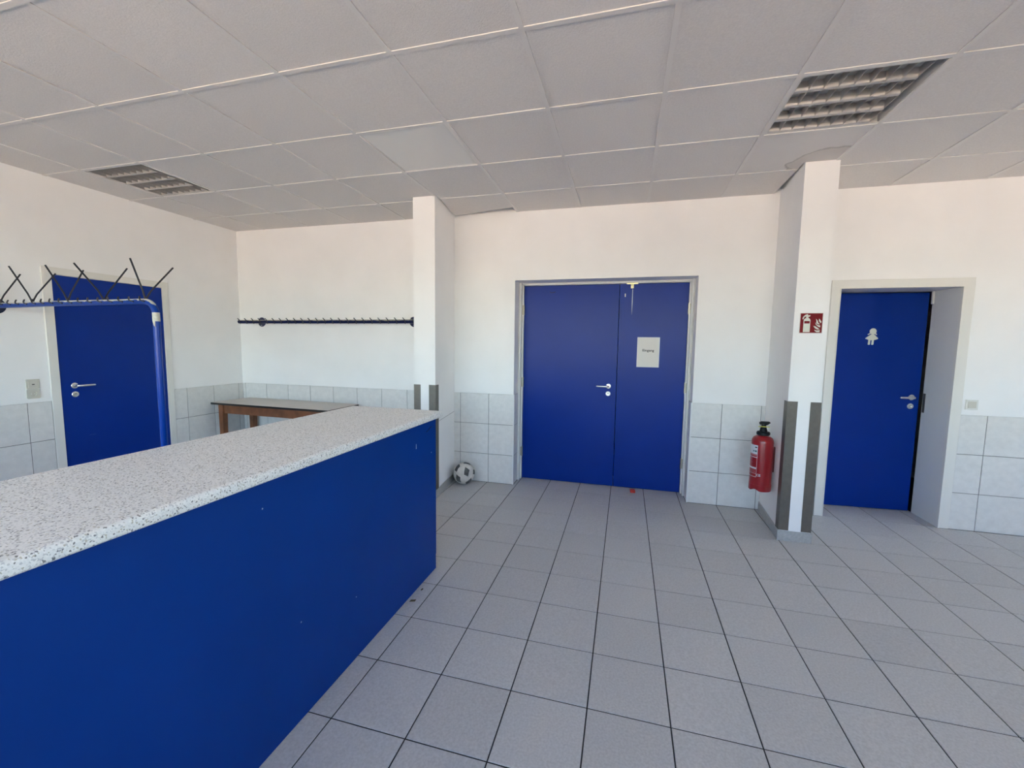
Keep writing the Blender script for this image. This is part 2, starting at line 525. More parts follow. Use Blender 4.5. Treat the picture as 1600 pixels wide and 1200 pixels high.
for i in range(-12, 25):
    for j in range(-12, 11):
        xa, xb, ya, yb = i*T, (i+1)*T, j*T, (j+1)*T
        clip = []
        xa, xb = max(xa, XL), min(xb, XR); ya = max(ya, YF)
        if xb-xa < 0.02: continue
        if ya >= YB-0.02:          # door reveals only
            segs = []
            for d0, d1 in ((DD[0]+0.008, DD[1]-0.008), (WC[0]+0.02, WC[1]-0.02)):
                a, c = max(xa, d0), min(xb, d1)
                if c-a > 0.02: segs.append((a, c, ya, min(yb, YB+WT+0.3)))
        elif yb > YB:
            segs = []
            inside = False
            for d0, d1 in ((DD[0]+0.008, DD[1]-0.008), (WC[0]+0.02, WC[1]-0.02)):
                a, c = max(xa, d0), min(xb, d1)
                if c-a > 0.02: segs.append((a, c, ya, yb)); inside = True
            if not inside: segs.append((xa, xb, ya, YB-0.01))
        else:
            segs = [(xa, xb, ya, yb)]
        for (a, c, e, g) in segs:
            mx_, my_ = (a+c)/2, (e+g)/2
            vis = False
            for q in ((a, e), (c, e), (a, g), (c, g), (mx_, my_)):
                p = pix((q[0], q[1], 0))
                if p and -5 < p[0] < 1605 and p[1] < 1205 and not (q[0] < -0.1 and q[1] < 1.2): vis = True
            if q[0] < -0.4 and my_ < 2.2: vis = False
            w, d = c-a-J, g-e-J
            if w < 0.01 or d < 0.01: continue
            if vis:
                o = bpy.data.objects.new('floor_tile', tile_me('floor_tile', w, d, 'floor_tile'))
                COL.objects.link(o); o.parent = floor
                o.location = (mx_, my_, random.uniform(-0.0004, 0.0004))
                count += 1
            else:
                t = tile_mesh(w, d); bb = len(rest.v)
                rest.v += [(v[0]+mx_, v[1]+my_, v[2]) for v in t.v]
                rest.f += [tuple(k+bb for k in f) for f in t.f]
ro = put('floor_tiling', rest, 'floor_tile', floor); ro['kind'] = 'stuff'
print('floor tiles', count)

# ------------------------------------------------------------------ wall tiles
JW = 0.004
TT = 0.009   # tile face stands this far off the plaster
def wall_tiles(parent, axis, pos, sgn, a0, a1, joints, rows=((0, 0.3120), (0.3120, 0.6385), (0.6385, WH))):
    """axis 'y': wall plane y=pos, tiles face sgn*y, running along x; axis 'x' likewise"""
    js = [a0] + sorted(j for j in joints if a0+0.012 < j < a1-0.012) + [a1]
    # grout bed
    bed = MB()
    if axis == 'y': bed.box(a0, a1, min(pos, pos+sgn*(TT-0.003)), max(pos, pos+sgn*(TT-0.003)), 0, WH-0.002)
    else: bed.box(min(pos, pos+sgn*(TT-0.003)), max(pos, pos+sgn*(TT-0.003)), a0, a1, 0, WH-0.002)
    put('grout_bed', bed, 'wall_grout', parent)
    for k in range(len(js)-1):
        for (z0, z1) in rows:
            w, d = js[k+1]-js[k]-JW, z1-z0-JW
            if w < 0.006: continue
            o = bpy.data.objects.new('wall_tile', tile_me('wall_tile', w, d, 'wall_tile'))
            COL.objects.link(o); o.parent = parent
            c = (js[k]+js[k+1])/2; zc = (z0+z1)/2
            if axis == 'y':
                o.location = (c, pos+sgn*TT, zc)
                o.rotation_euler = (math.pi/2, 0, 0) if sgn < 0 else (math.pi/2, 0, math.pi)
            else:
                o.location = (pos+sgn*TT, c, zc)
                o.rotation_euler = (math.pi/2, 0, math.pi/2) if sgn > 0 else (math.pi/2, 0, -math.pi/2)
bj = [-3.532 + 0.3221*k for k in range(8)]
wall_tiles(wall_back, 'y', YB, -1, XL+0.01, PL['xb0'], bj + [-0.955])
gx = [T*k for k in range(-2, 20)]
wall_tiles(wall_back, 'y', YB, -1, PL['xb1'], DD[0], [-0.636, -0.313])
wall_tiles(wall_back, 'y', YB, -1, DD[1], PR['xb0'], [1.957, 2.283])
wall_tiles(wall_back, 'y', YB, -1, 3.736, XR, [3.914 + T*k for k in range(12)])
wall_tiles(wall_back, 'y', YB, -1, PR['x1'], 2.752, [2.60])
wall_tiles(wall_back, 'x', DD[0], 1, YB-TT, 3.12, [])
wall_tiles(wall_back, 'x', DD[1], -1, YB-TT, 3.12, [])
wall_tiles(wall_left, 'x', XL, 1, 2.090, YB-TT, [2.228, 2.542, 2.872])
wall_tiles(wall_left, 'x', XL, 1, -1.5, 1.090, [0.938 - T*k for k in range(8)])
for x, s in ((DD[0], 1), (DD[1], -1)):     # metal edge profiles on the outer tile corners
    q = MB().box(min(x-s*0.003, x+s*(TT+0.0015)), max(x-s*0.003, x+s*(TT+0.0015)), YB-TT-0.0015, YB-TT+0.004, 0, WH)
    put('edge_profile', q, 'edge_profile', wall_back)

# ------------------------------------------------------------------ ceiling
ceiling = tag(put('ceiling', MB().box(XL-0.3, XR+0.3, YF-0.3, YB+WT, ZTOP-0.02, ZTOP+0.15), 'plenum'), 'suspended ceiling of pale grey square mineral panels', 'ceiling', kind='structure')
CT = 0.625
CX, CY = -0.02297, 0.5443
RW = 0.024
ZT = H + 0.0045
pill = [(PL['x0']-0.006, PL['x1']+0.012, PL['y']-0.004, YB+0.1), (PR['x0']-0.008, PR['x1']+0.004, PR['y']-0.004, YB+0.1)]
lamp_cells = {(-5, 1): 'louvre', (3, 1): 'louvre', (-1, 1): 'panel', (-3, -2): 'louvre'}
def cell(i, j):
    return CX+i*CT, CX+(i+1)*CT, CY+j*CT, CY+(j+1)*CT
full_me = None
for i in range(-6, 14):
    for j in range(-9, 4):
        if (i, j) in lamp_cells: continue
        xa, xb, ya, yb = cell(i, j)
        xa, xb = max(xa, XL+0.001), min(xb, XR-0.001); ya, yb = max(ya, YF+0.001), min(yb, YB-0.001)
        if xb-xa < 0.02 or yb-ya < 0.02: continue
        if (i, j) == (-1, 3):      # slipped panel beside the pillar: its rear edge is askew
            poly = [(PL['x1']+0.012, ya), (xb, ya), (xb, 2.790), (PL['xb1']+0.02, 2.930), (PL['xb1']+0.02, 2.8), ]
            q = MB().prism(poly, 2, ZT, ZT+0.014)
            o = put('ceiling_tile', q, 'ceil_tile', ceiling)
            continue
        rs = [(xa, xb, ya, yb)]
        for h in pill: rs = rect_minus(rs, h)
        q = MB()
        if len(rs) == 1:
            cxm, cym = (rs[0][0]+rs[0][1])/2, (rs[0][2]+rs[0][3])/2
            o = bpy.data.objects.new('ceiling_tile', None) if False else None
            w, d = rs[0][1]-rs[0][0], rs[0][3]-rs[0][2]
            k = ('ceil', round(w, 3), round(d, 3))
            if k not in _tm:
                me = MB().box(-w/2, w/2, -d/2, d/2, 0, 0.014).mesh('ceiling_tile'); me.materials.append(M['ceil_tile']); _tm[k] = me
            o = bpy.data.objects.new('ceiling_tile', _tm[k]); COL.objects.link(o); o.parent = ceiling
            dz = random.uniform(0, 0.0015)
            o.location = (cxm, cym, ZT+dz)
        else:
            for r in rs: q.box(r[0], r[1], r[2], r[3], ZT, ZT+0.014)
            o = put('ceiling_tile', q, 'stained' if i == 3 and j == 2 else 'ceil_tile', ceiling)
# rails (inverted T): long runners along x, cross pieces along y
def rail(x0, x1, y0, y1):
    q = MB()
    ch = 0.0012
    q.box(x0, x1, y0, y1, H, ZT)
    if x1-x0 > y1-y0: q.box(x0, x1, (y0+y1)/2-0.003, (y0+y1)/2+0.003, ZT, ZT+0.035)
    else: q.box((x0+x1)/2-0.003, (x0+x1)/2+0.003, y0, y1, ZT, ZT+0.035)
    put('ceiling_rail', q, 'rail', ceiling)
for j in range(-8, 5):
    y = CY + j*CT
    if not (YF+0.05 < y < YB-0.03): continue
    spans = [(XL+0.001, XR-0.001)]
    for (a, c, e, g) in pill:
        if e < y < g:
            spans = [s2 for s1 in spans for s2 in ((s1[0], min(s1[1], a)), (max(s1[0], c), s1[1])) if s2[1]-s2[0] > 0.02]
    for (a, c) in spans: rail(a, c, y-RW/2, y+RW/2)
for i in range(-6, 14):
    x = CX + i*CT
    if not (XL+0.05 < x < XR-0.05): continue
    for j in range(-9, 4):
        a, c = max(CY+j*CT, YF)+RW/2, min(CY+(j+1)*CT, YB)-RW/2
        if c-a < 0.03: continue
        for (hx0, hx1, hy0, hy1) in pill:
            if hx0-0.012 < x < hx1+0.012 and c > hy0: c = hy0
        if c-a > 0.03: rail(x-RW/2, x+RW/2, a, c)

# ------------------------------------------------------------------ ceiling lamps
def louvre_lamp(i, j, label):
    xa, xb, ya, yb = cell(i, j)
    g = RW/2
    W, D = xb-xa-2*g, yb-ya-2*g
    root = tag(empty('louvre_lamp', (xa+g, ya+g, H+0.004)), label, 'ceiling lamp', 'square louvre lamps in the ceiling')
    hs = MB()
    t = 0.004; hh = 0.085
    hs.box(0, t, 0, D, 0, hh); hs.box(W-t, W, 0, D, 0, hh); hs.box(t, W-t, 0, t, 0, hh); hs.box(t, W-t, D-t, D, 0, hh)
    hs.box(0, W, 0, D, hh, hh+t)
    put('housing', hs, 'lamp_white', root)
    fr = MB(); fw = 0.012
    fr.box(t, W-t, t, fw, 0, 0.004); fr.box(t, W-t, D-fw, D-t, 0, 0.004); fr.box(t, fw, fw, D-fw, 0, 0.004)
    put('frame', fr, 'lamp_white', root)
    x0_, x1_ = fw, W-0.050
    y0_, y1_ = fw, D-fw
    pitch = (y1_-y0_)/4
    for r in range(5):                      # V-shaped mirror ridges along x
        yc = y0_ + r*pitch
        half = [(0.0, 0.001), (0.006, 0.0018), (0.0105, 0.0045), (0.0135, 0.010), (0.0152, 0.020), (0.016, 0.048)]
        poly = [(yc-p[0], p[1]) for p in reversed(half[1:])] + [(yc+p[0], p[1]) for p in half]
        cl = []
        for p in poly:
            p = (min(max(p[0], y0_), y1_), p[1])
            if not cl or (abs(cl[-1][0]-p[0])+abs(cl[-1][1]-p[1])) > 1e-5: cl.append(p)
        q = MB().prism(cl, 0, x0_, x1_)
        put('reflector', q, 'louvre', root, smooth=True)
    nl = 8
    lam = None
    for r in range(4):
        yc = y0_ + (r+0.5)*pitch
        for k in range(nl+1):
            xc = x0_ + (x1_-x0_)*k/nl
            if lam is None:
                q = MB()
                n_ = 5; w0, w1 = 0.0011, 0.0032
                prof = []
                for s in range(n_+1):
                    f_ = s/n_; prof.append((w0+(w1-w0)*f_**1.8, 0.003+0.040*f_))
                poly = [(-p[0], p[1]) for p in reversed(prof)] + prof
                q.prism(poly, 1, -pitch/2+0.003, pitch/2-0.003)
                lam = q.mesh('lamella', True); lam.materials.append(M['louvre'])
            o = bpy.data.objects.new('lamella', lam); COL.objects.link(o); o.parent = root; o.location = (xc, yc, 0)
        put('fluorescent_tube', MB().tube([(0.02, yc, 0.066), (W-0.02, yc, 0.066)], 0.013, 12), 'tube', root, smooth=True)
    return root
louvre_lamp(3, 1, 'square louvre ceiling lamp, unlit, next to the pillar with the extinguisher')
louvre_lamp(-5, 1, 'square louvre ceiling lamp, unlit, above the blue door by the coat rack')
louvre_lamp(-3, -2, 'square louvre ceiling lamp, unlit, above the speckled counter')
xa, xb, ya, yb = cell(-1, 1)
pn = tag(empty('flat_ceiling_lamp', ((xa+xb)/2, (ya+yb)/2, H)), 'smooth white flat light panel set in the ceiling, unlit', 'ceiling lamp')
put('diffuser', MB().box(-0.292, 0.292, -0.292, 0.292, 0.0062, 0.012), 'panel', pn)
f = MB()
f.box(-0.3, 0.3, -0.3, -0.292, 0.004, 0.016); f.box(-0.3, 0.3, 0.292, 0.3, 0.004, 0.016); f.box(-0.3, -0.292, -0.292, 0.292, 0.004, 0.016); f.box(0.292, 0.3, -0.292, 0.292, 0.004, 0.016)
put('frame', f, 'lamp_white', pn)

# ------------------------------------------------------------------ doors
def lever(parent, x, y, z, sx, face=-1, axis='y'):
    """lever handle with round rosettes; face: outward direction along y; sx: lever direction"""
    h = empty('tmp') if False else None
    q = MB()
    q.lathe([(0.026, 0), (0.026, 0.006), (0.023, 0.009), (0.010, 0.0095), (0.010, 0.03)], (0, 0, 0), 'y', 24, -1)
    ho = put('handle', q, 'chrome', parent, smooth=True)
    l = MB().tube([(0, -0.028, 0), (0, -0.044, 0), (sx*0.006, -0.053, 0), (sx*0.018, -0.057, 0), (sx*0.06, -0.057, 0), (sx*0.115, -0.056, 0), (sx*0.122, -0.056, 0)], [0.0095, 0.0095, 0.0100, 0.0105, 0.0105, 0.0105, 0.006], 14)
    put('lever', l, 'chrome', ho, smooth=True)
    r = MB().lathe([(0.026, 0), (0.026, 0.006), (0.023, 0.009), (0.0125, 0.009), (0.0125, 0.0008), (0.0, 0.0008)], (0, 0, 0), 'y', 24, -1)
    ro = put('lock_rosette', r, 'chrome', parent, smooth=True)
    k = MB().lathe([(0.0075, 0.0008), (0.0075, 0.0050), (0.0062, 0.0060), (0, 0.0060)], (0, 0, 0.0035), 'y', 16, -1)
    put('lock_cylinder', k, 'hinge', ro, smooth=True)
    return ho, ro

# double door
YD = 3.190
d1 = tag(empty('door_1', ((DD[0]+DD[1])/2, YD, 0)), 'blue double door with white frame and Eingang notice', 'door', kind='structure')
ox_, oy_ = d1.location.x, d1.location.y
def L(x): return x - ox_
f = MB()
for x, s in ((DD[0], 1), (DD[1], -1)):
    a, c = sorted((L(x), L(x+s*0.040)))
    f.box(a, c, -0.018, 0.060, 0, DD[2])                 # rebate jamb
    a, c = sorted((L(x), L(x+s*0.024)))
    f.box(a, c, -0.075, -0.018, 0, DD[2])                # outer jamb
f.box(L(DD[0]+0.04), L(DD[1]-0.04), -0.018, 0.060, 2.117, DD[2])
f.box(L(DD[0]+0.024), L(DD[1]-0.024), -0.034, -0.018, 2.124, DD[2])
put('door_frame', f, 'white_frame', d1, bevel=0.002)
for x, s in ((DD[0], 1), (DD[1], -1)):                   # round gloss bead of the frame
    put('frame_bead', MB().tube([(L(x+s*0.018), -0.078, 0.003), (L(x+s*0.018), -0.078, DD[2]-0.004)], 0.012, 12), 'white_frame', d1, smooth=True)
XS = 0.995
leaves = []
for (a, c) in ((DD[0]+0.043, XS-0.0025), (XS+0.0025, DD[1]-0.043)):
    lf = put('door_leaf', MB().box(L(a), L(c), 0.0, 0.042, 0.006, 2.114), 'blue', d1, bevel=0.0015)
    leaves.append(lf)
ho, ro = lever(leaves[0], 0, 0, 0, -1)
ho.location = (L(0.915), 0, 1.068); ro.location = (L(0.913), 0, 0.990)
for (x, lf) in ((DD[0]+0.041, leaves[0]), (DD[1]-0.041, leaves[1])):
    for z in (0.31, 1.08, 1.86):
        q = MB().tube([(L(x), -0.010, z-0.055), (L(x), -0.010, z-0.002)], 0.0085, 10)
        q.tube([(L(x), -0.010, z+0.002), (L(x), -0.010, z+0.055)], 0.0085, 10)
        s = 1 if x < 0.8 else -1
        q.box(min(L(x), L(x-s*0.022)), max(L(x), L(x-s*0.022)), -0.0195, -0.0165, z-0.05, z+0.05)
        put('hinge', q, 'hinge', lf, smooth=True)
q = MB().box(L(1.117-0.055), L(1.117+0.055), -0.020, -0.0165, 2.108, 2.122)
put('latch_plate', q, 'brass', d1)
q = MB().box(L(1.117-0.014), L(1.117+0.014), -0.014, 0, 2.070, 2.108)
q.tube([(L(1.117), -0.016, 2.066), (L(1.117), -0.016, 2.082)], 0.008, 10)
q.tube([(L(1.117), -0.016, 2.090), (L(1.117), -0.016, 2.112)], 0.008, 10)
lt = put('latch', q, 'brass', leaves[1], smooth=True)
put('sticker', MB().box(L(1.046), L(1.056), -0.0012, 0, 1.985, 2.018), 'white_plastic', leaves[1])
put('paint_run', MB().prism([(L(1.118), 2.06), (L(1.125), 2.06), (L(1.126), 1.93), (L(1.121), 1.80), (L(1.117), 1.93)], 1, -0.0008, 0), 'chip', leaves[1])
put('scuff_mark', MB().tube([(L(0.275), -0.0004, 2.050), (L(0.29), -0.0004, 2.040), (L(0.315), -0.0004, 2.041), (L(0.335), -0.0004, 2.050)], 0.0045, 6), 'scuff', leaves[0])

# toilet door, ajar inwards
d2 = tag(empty('door_2', ((WC[0]+WC[1])/2, YB, 0)), 'blue toilet door standing slightly ajar in cream casing', 'door', kind='structure')
ox_, oy_ = d2.location.x, d2.location.y
IN0, IN1, INZ = 2.820, 3.665, 2.000
f = MB()
pr = 0.014
f.box(L(2.754), L(IN0), -pr, 0.0, 0, INZ); f.box(L(IN1), L(3.736), -pr, 0.0, 0, INZ); f.box(L(2.754), L(3.736), -pr, 0.0, INZ, 2.068)
put('casing', f, 'cream_frame', d2, bevel=0.003)
f = MB()
f.box(L(WC[0]), L(IN0), 0, WT, 0, WC[2]); f.box(L(IN1), L(WC[1]), 0, WT, 0, WC[2]); f.box(L(IN0), L(IN1), 0, WT, INZ, WC[2])
put('door_lining', f, 'white_frame', d2)
f = MB()
f.box(L(IN0), L(IN0+0.004), -0.018, 0.012, 0, INZ); f.box(L(IN1-0.004), L(IN1), -0.018, 0.012, 0, INZ); f.box(L(IN0+0.004), L(IN1-0.004), -0.018, 0.012, INZ-0.004, INZ)
put('casing_bead', f, 'cream_frame', d2)
piv = put('door_leaf', MB().box(0, 0.822, 0, 0.040, 0.008, 1.992), 'blue', d2, bevel=0.0015)
piv.location = (L(2.826), 3.232-oy_, 0); ANG = math.radians(4.2); piv.rotation_euler = (0, 0, ANG)
ho, ro = lever(piv, 0, 0, 0, -1)
ho.location = (0.822-0.062, 0, 1.060); ro.location = (0.822-0.066, 0, 0.980)
put('strike_plate', MB().box(L(IN1-0.0015), L(IN1), 0.300, 0.330, 0.93, 1.10), 'steel', d2)
put('door_stop', MB().box(L(IN1-0.012), L(IN1), 0.318, 0.335, 1.89, INZ), 'white_frame', d2)

# toilet sign: girl pictogram on the leaf
sg = tag(empty('toilet_sign', (0, 0, 0)), 'white girl pictogram sign on the blue toilet door', 'sign')
dirv = Vector((math.cos(ANG), math.sin(ANG), 0))
nrm = Vector((math.sin(ANG), -math.cos(ANG), 0))
sg.location = Vector((2.826, 3.232, 0)) + dirv*0.405 + nrm*0.0006 + Vector((0, 0, 1.603))
sg.rotation_euler = (0, 0, ANG)
k_ = 0.148/640.0     # picture scale: figure 640 units tall
def fig(pts): return [((x-560)*k_, (615-y)*k_) for x, y in pts]
arcp = [(580+118*math.cos(a), 410-115*math.sin(a)) for a in [math.radians(-30+240*t/20) for t in range(21)]]
head = arcp + [(485, 480), (430, 545), (400, 535), (402, 520), (470, 470)][:0]
def plate(name, pts, parent, material='sign_white', t=0.003):
    q = MB().prism(fig(pts), 1, -t, 0)
    return put(name, q, material, parent)
plate('head', [(580+118*math.cos(2*math.pi*t/28), 412-118*math.sin(2*math.pi*t/28)) for t in range(28)], sg)
plate('arm', [(500, 460), (520, 492), (428, 552), (408, 550), (402, 528), (415, 515)], sg)
plate('arm', [(625, 492), (655, 460), (715, 515), (724, 530), (712, 552), (690, 550)], sg)
plate('dress', [(520, 530), (625, 530), (770, 680), (768, 700), (690, 738), (560, 762), (430, 738), (335, 700), (330, 682)], sg)
plate('leg', [(445, 735), (512, 745), (505, 920), (490, 938), (448, 938), (432, 918)], sg)
plate('leg', [(560, 745), (635, 735), (625, 915), (608, 938), (565, 938), (552, 920)], sg)

# left door behind the coat rack
d3 = tag(empty('door_3', (XL, (LD[0]+LD[1])/2, 0)), 'blue door in cream frame behind the coat rack', 'door', kind='structure')
oy_ = d3.location.y
def K(y): return y - oy_
f = MB()
f.box(0, 0.014, K(1.092), K(LD[0]+0.004), 0, 2.022); f.box(0, 0.014, K(LD[1]-0.008), K(2.088), 0, 2.022); f.box(0, 0.014, K(1.092), K(2.088), 2.022, 2.082)
f.box(-0.08, 0.0, K(LD[0]), K(LD[0]+0.004), 0, 2.022); f.box(-0.08, 0.0, K(LD[1]-0.004), K(LD[1]), 0, 2.022)
put('door_frame', f, 'cream_frame', d3, bevel=0.002)
lf3 = put('door_leaf', MB().box(-0.040, 0.006, K(LD[0]+0.008), K(LD[1]-0.010), 0.008, 2.019), 'blue', d3, bevel=0.0015)
hh = empty('tmp_pivot')
bpy.data.objects.remove(hh)
ho, ro = lever(lf3, 0, 0, 0, 1)
for o, z in ((ho, 1.080), (ro, 1.004)):
    o.location = (0.006, K(1.250), z); o.rotation_euler = (0, 0, math.pi/2)
put('scratch', MB().box(0.006, 0.0063, K(1.33), K(1.38), 0.622, 0.625), 'faint', lf3)

# ------------------------------------------------------------------ counter
PIV = (-0.09, 1.155, 0)
RZ = -0.0125
ct = tag(empty('counter', PIV, RZ), 'long blue laminate service counter under the speckled worktop', 'counter')
YE = -2.9
put('front_panel', MB().box(-0.022, 0.0, YE, 0.0, 0.002, 1.008), 'blue_counter', ct, bevel=0.001)
put('end_panel', MB().box(-0.60, -0.022, -0.022, 0.0, 0.10, 1.008), 'blue_counter', ct, bevel=0.001)
put('end_strip', MB().box(-0.022, 0.0, 0.0, 0.004, 0.10, 1.008), 'blue_counter', ct)
put('plinth', MB().box(-0.56, -0.022, -0.06, -0.035, 0.0, 0.10), 'black', ct)
put('back_panel', MB().box(-0.60, -0.578, YE, -0.022, 0.0, 1.008), 'blue_counter', ct)
# bare spots knocked into the front panel
for (y, z, w, h) in ((-0.255, 0.882, 0.006, 0.030), (-1.335, 0.915, 0.005, 0.005), (-0.06, 0.80, 0.006, 0.006), (-1.18, 0.40, 0.005, 0.005), (-0.84, 0.30, 0.005, 0.004)):
    put('paint_chip', MB().prism([(y-w/2, z-h/2), (y+w/2, z-h/2.4), (y+w/2.5, z+h/2), (y-w/3, z+h/2.2)], 0, 0.0, 0.0005), 'chip', ct)
put('scuff_mark', MB().tube([(0.0002, -0.125, 0.944), (0.0002, -0.10, 0.950), (0.0002, -0.075, 0.962), (0.0002, -0.055, 0.964)], 0.0035, 6), 'scuff', ct)
ZS0, ZS1 = 1.008, 1.048
wt = tag(None or put('worktop', None or (lambda: (lambda q: q)(MB()))().box(0, 1, 0, 1, 0, 1), 'speckle'), 'grey speckled laminate worktop with rounded front edge on the counter', 'worktop')
# rounded post-formed front edge: profile in x-z swept along y
prof = [(-0.655, ZS0), (0.012, ZS0)]
r_ = 0.016
for a in range(0, 91, 15):
    prof.append((0.022-r_*0.4+r_*0.4*math.sin(math.radians(a)) if False else 0.022-0.010+0.010*math.sin(math.radians(a)), ZS0+0.010-0.010*math.cos(math.radians(a))))
for a in range(0, 91, 15):
    prof.append((0.022-r_+r_*math.cos(math.radians(a)), ZS1-r_+r_*math.sin(math.radians(a))))
prof += [(-0.655, ZS1)]
q = MB().prism(prof, 1, YE-0.05, 0.060)
old = wt.data
wt.data = q.mesh('worktop', True); wt.data.materials.append(M['speckle'])
bpy.data.meshes.remove(old)
wt.location = PIV; wt.rotation_euler = (0, 0, RZ)

# ------------------------------------------------------------------ table in the corner
tb = tag(empty('table', (-2.672, 2.645, 0), math.radians(-2.2)), 'old brown wooden table with grey top in the tiled corner', 'table')
TW, TD, TZ = 1.62, 0.50, 0.785
put('table_top', MB().box(-TW/2, TW/2, -TD/2, TD/2, TZ-0.002, TZ), 'table_lam', tb)
put('edge_band', MB().box(-TW/2, TW/2, -TD/2, TD/2, TZ-0.024, TZ-0.002), 'dark_edge', tb, bevel=0.002)
lx, ly, lw = TW/2-0.115, TD/2-0.055, 0.031
for sx in (-1, 1):
    for sy in (-1, 1):
        q = MB()
        b0 = [(sx*lx-0.024, sy*ly-0.024), (sx*lx+0.024, sy*ly-0.024), (sx*lx+0.024, sy*ly+0.024), (sx*lx-0.024, sy*ly+0.024)]
        t0 = [(sx*lx-lw, sy*ly-lw), (sx*lx+lw, sy*ly-lw), (sx*lx+lw, sy*ly+lw), (sx*lx-lw, sy*ly+lw)]
        q.v = [(x, y, 0) for x, y in b0] + [(x, y, 0.64) for x, y in t0] + [(x, y, TZ-0.024) for x, y in t0]
        q.f = [(0,3,2,1), (8,9,10,11)] + [(k+i*4, (k+1) % 4+i*4, (k+1) % 4+4+i*4, k+4+i*4) for i in range(2) for k in range(4)]
        put('leg', q, 'wood', tb, bevel=0.003)
for sy in (-1, 1):
    put('apron', MB().box(-lx+lw, lx-lw, sy*ly-0.012, sy*ly+0.012, TZ-0.125, TZ-0.024), 'wood', tb, bevel=0.002)
for sx in (-1, 1):
    put('apron', MB().box(sx*lx-0.012, sx*lx+0.012, -ly+lw, ly-lw, TZ-0.125, TZ-0.024), 'wood', tb, bevel=0.002)

# ------------------------------------------------------------------ coat racks
def flange(parent, loc, axis, sgn, r=0.056):
    q = MB().lathe([(r, 0), (r, 0.004), (r-0.004, 0.007), (0.014, 0.0075)], loc, axis, 28, sgn)
    fo = put('flange', q, 'rack_dark', parent, smooth=True)
    for a in (90, 210, 330):
        c = Vector(loc)
        u, v = (r-0.016)*math.cos(math.radians(a)), (r-0.016)*math.sin(math.radians(a))
        c += {'x': Vector((0, u, -v)), 'y': Vector((u, 0, -v))}[axis]
        put('screw', MB().lathe([(0.006, 0.0065), (0.006, 0.0085), (0.003, 0.0100)], tuple(c), axis, 10, sgn), 'chrome', fo)
    return fo

# wall rack on the back wall
ZR = 1.722
YR = 2.862
wr = tag(empty('coat_rack', (-2.40, YR, ZR)), 'straight navy coat rack rail fixed along the white wall above the table', 'coat rack')
r_t = 0.0215
xa, xb = -3.515+2.40, -1.10+2.40
put('rail', MB().tube([(xa, 0, 0), (xa+0.006, 0, 0), (xb, 0, 0), (xb+0.006, 0, 0)], [0.016, r_t, r_t, 0.016], 16), 'rack_navy', wr, smooth=True)
for x in (-3.245+2.40, -1.185+2.40):
    flange(wr, (x, YB-YR, 0), 'y', -1)
    put('standoff', MB().tube([(x, 0.0, 0), (x, YB-YR-0.005, 0)], 0.011, 12), 'rack_dark', wr, smooth=True)
hk = MB().tube([(0.004, -0.012, -0.024), (0.006, -0.021, -0.008), (0.004, -0.022, 0.004), (-0.002, -0.020, 0.018), (-0.011, -0.024, 0.030), (-0.018, -0.030, 0.040)], 0.0050, 8).mesh('hook', True)
hk.materials.append(M['wire'])
for k in range(24):
    if xa+0.035+k*0.1015 > xb: break
    o = bpy.data.objects.new('hook', hk); COL.objects.link(o); o.parent = wr
    o.location = (xa+0.035+k*0.1015, 0, 0)

# free end rack standing out from the left wall
RX, RY, RZZ = -1.850, 0.762, 1.735
fr_ = tag(empty('coat_rack', (RX, RY, 0)), 'bent blue tube coat rack with wire hat arms behind the counter', 'coat rack')
rt = 0.0195
path = [(XL+0.012-RX, 0.052, RZZ-0.004), (-1.0, 0.02, RZZ), (-0.11, 0.0, RZZ)]
for a in range(0, 91, 15):
    path.append((-0.11+0.085*math.sin(math.radians(a)), 0, RZZ-0.085*(1-math.cos(math.radians(a)))))
hor = path
ver = [path[-1], (-0.025, 0, 1.2), (-0.022, 0, 0.008)]
put('rail', MB().tube(hor, rt, 18), 'rack_blue', fr_, smooth=True)
put('post', MB().tube(ver, rt, 18), 'post_blue', fr_, smooth=True)
flange(fr_, (XL-RX, 0.052, RZZ-0.004), 'x', 1, 0.060)
put('foot_plate', MB().lathe([(0.06, 0), (0.06, 0.006), (0.03, 0.012)], (-0.022, 0, 0), 'z', 24), 'rack_dark', fr_, smooth=True)
tp = MB().tube([(-0.025, 0, 1.607), (-0.025, 0, 1.664)], rt+0.0012, 18)
put('tape_band', tp, 'tape', fr_, smooth=True)
put('tape_scrap', MB().prism([(-0.030, 1.607), (-0.008, 1.607), (-0.012, 1.572), (-0.020, 1.578)], 1, -rt-0.0010, -rt-0.0002), 'tape', fr_)
def rail_y(x):
    return 0.02*(-x-0.11)/0.89 if x > -1.0 else 0.02+0.032*(-x-1.0)/0.719
hk2 = MB().tube([(-0.036, 0.004, 0.034), (-0.022, -0.006, 0.025), (-0.008, -0.016, 0.016), (0.008, -0.0225, 0.008), (0.026, -0.0235, 0.002), (0.044, -0.0230, -0.001)], 0.0046, 8).mesh('hook', True)
hk2.materials.append(M['wire'])
for k in range(16):
    x = -0.13 - k*0.1
    o = bpy.data.objects.new('hook', hk2); COL.objects.link(o); o.parent = fr_
    o.location = (x, rail_y(x), RZZ)
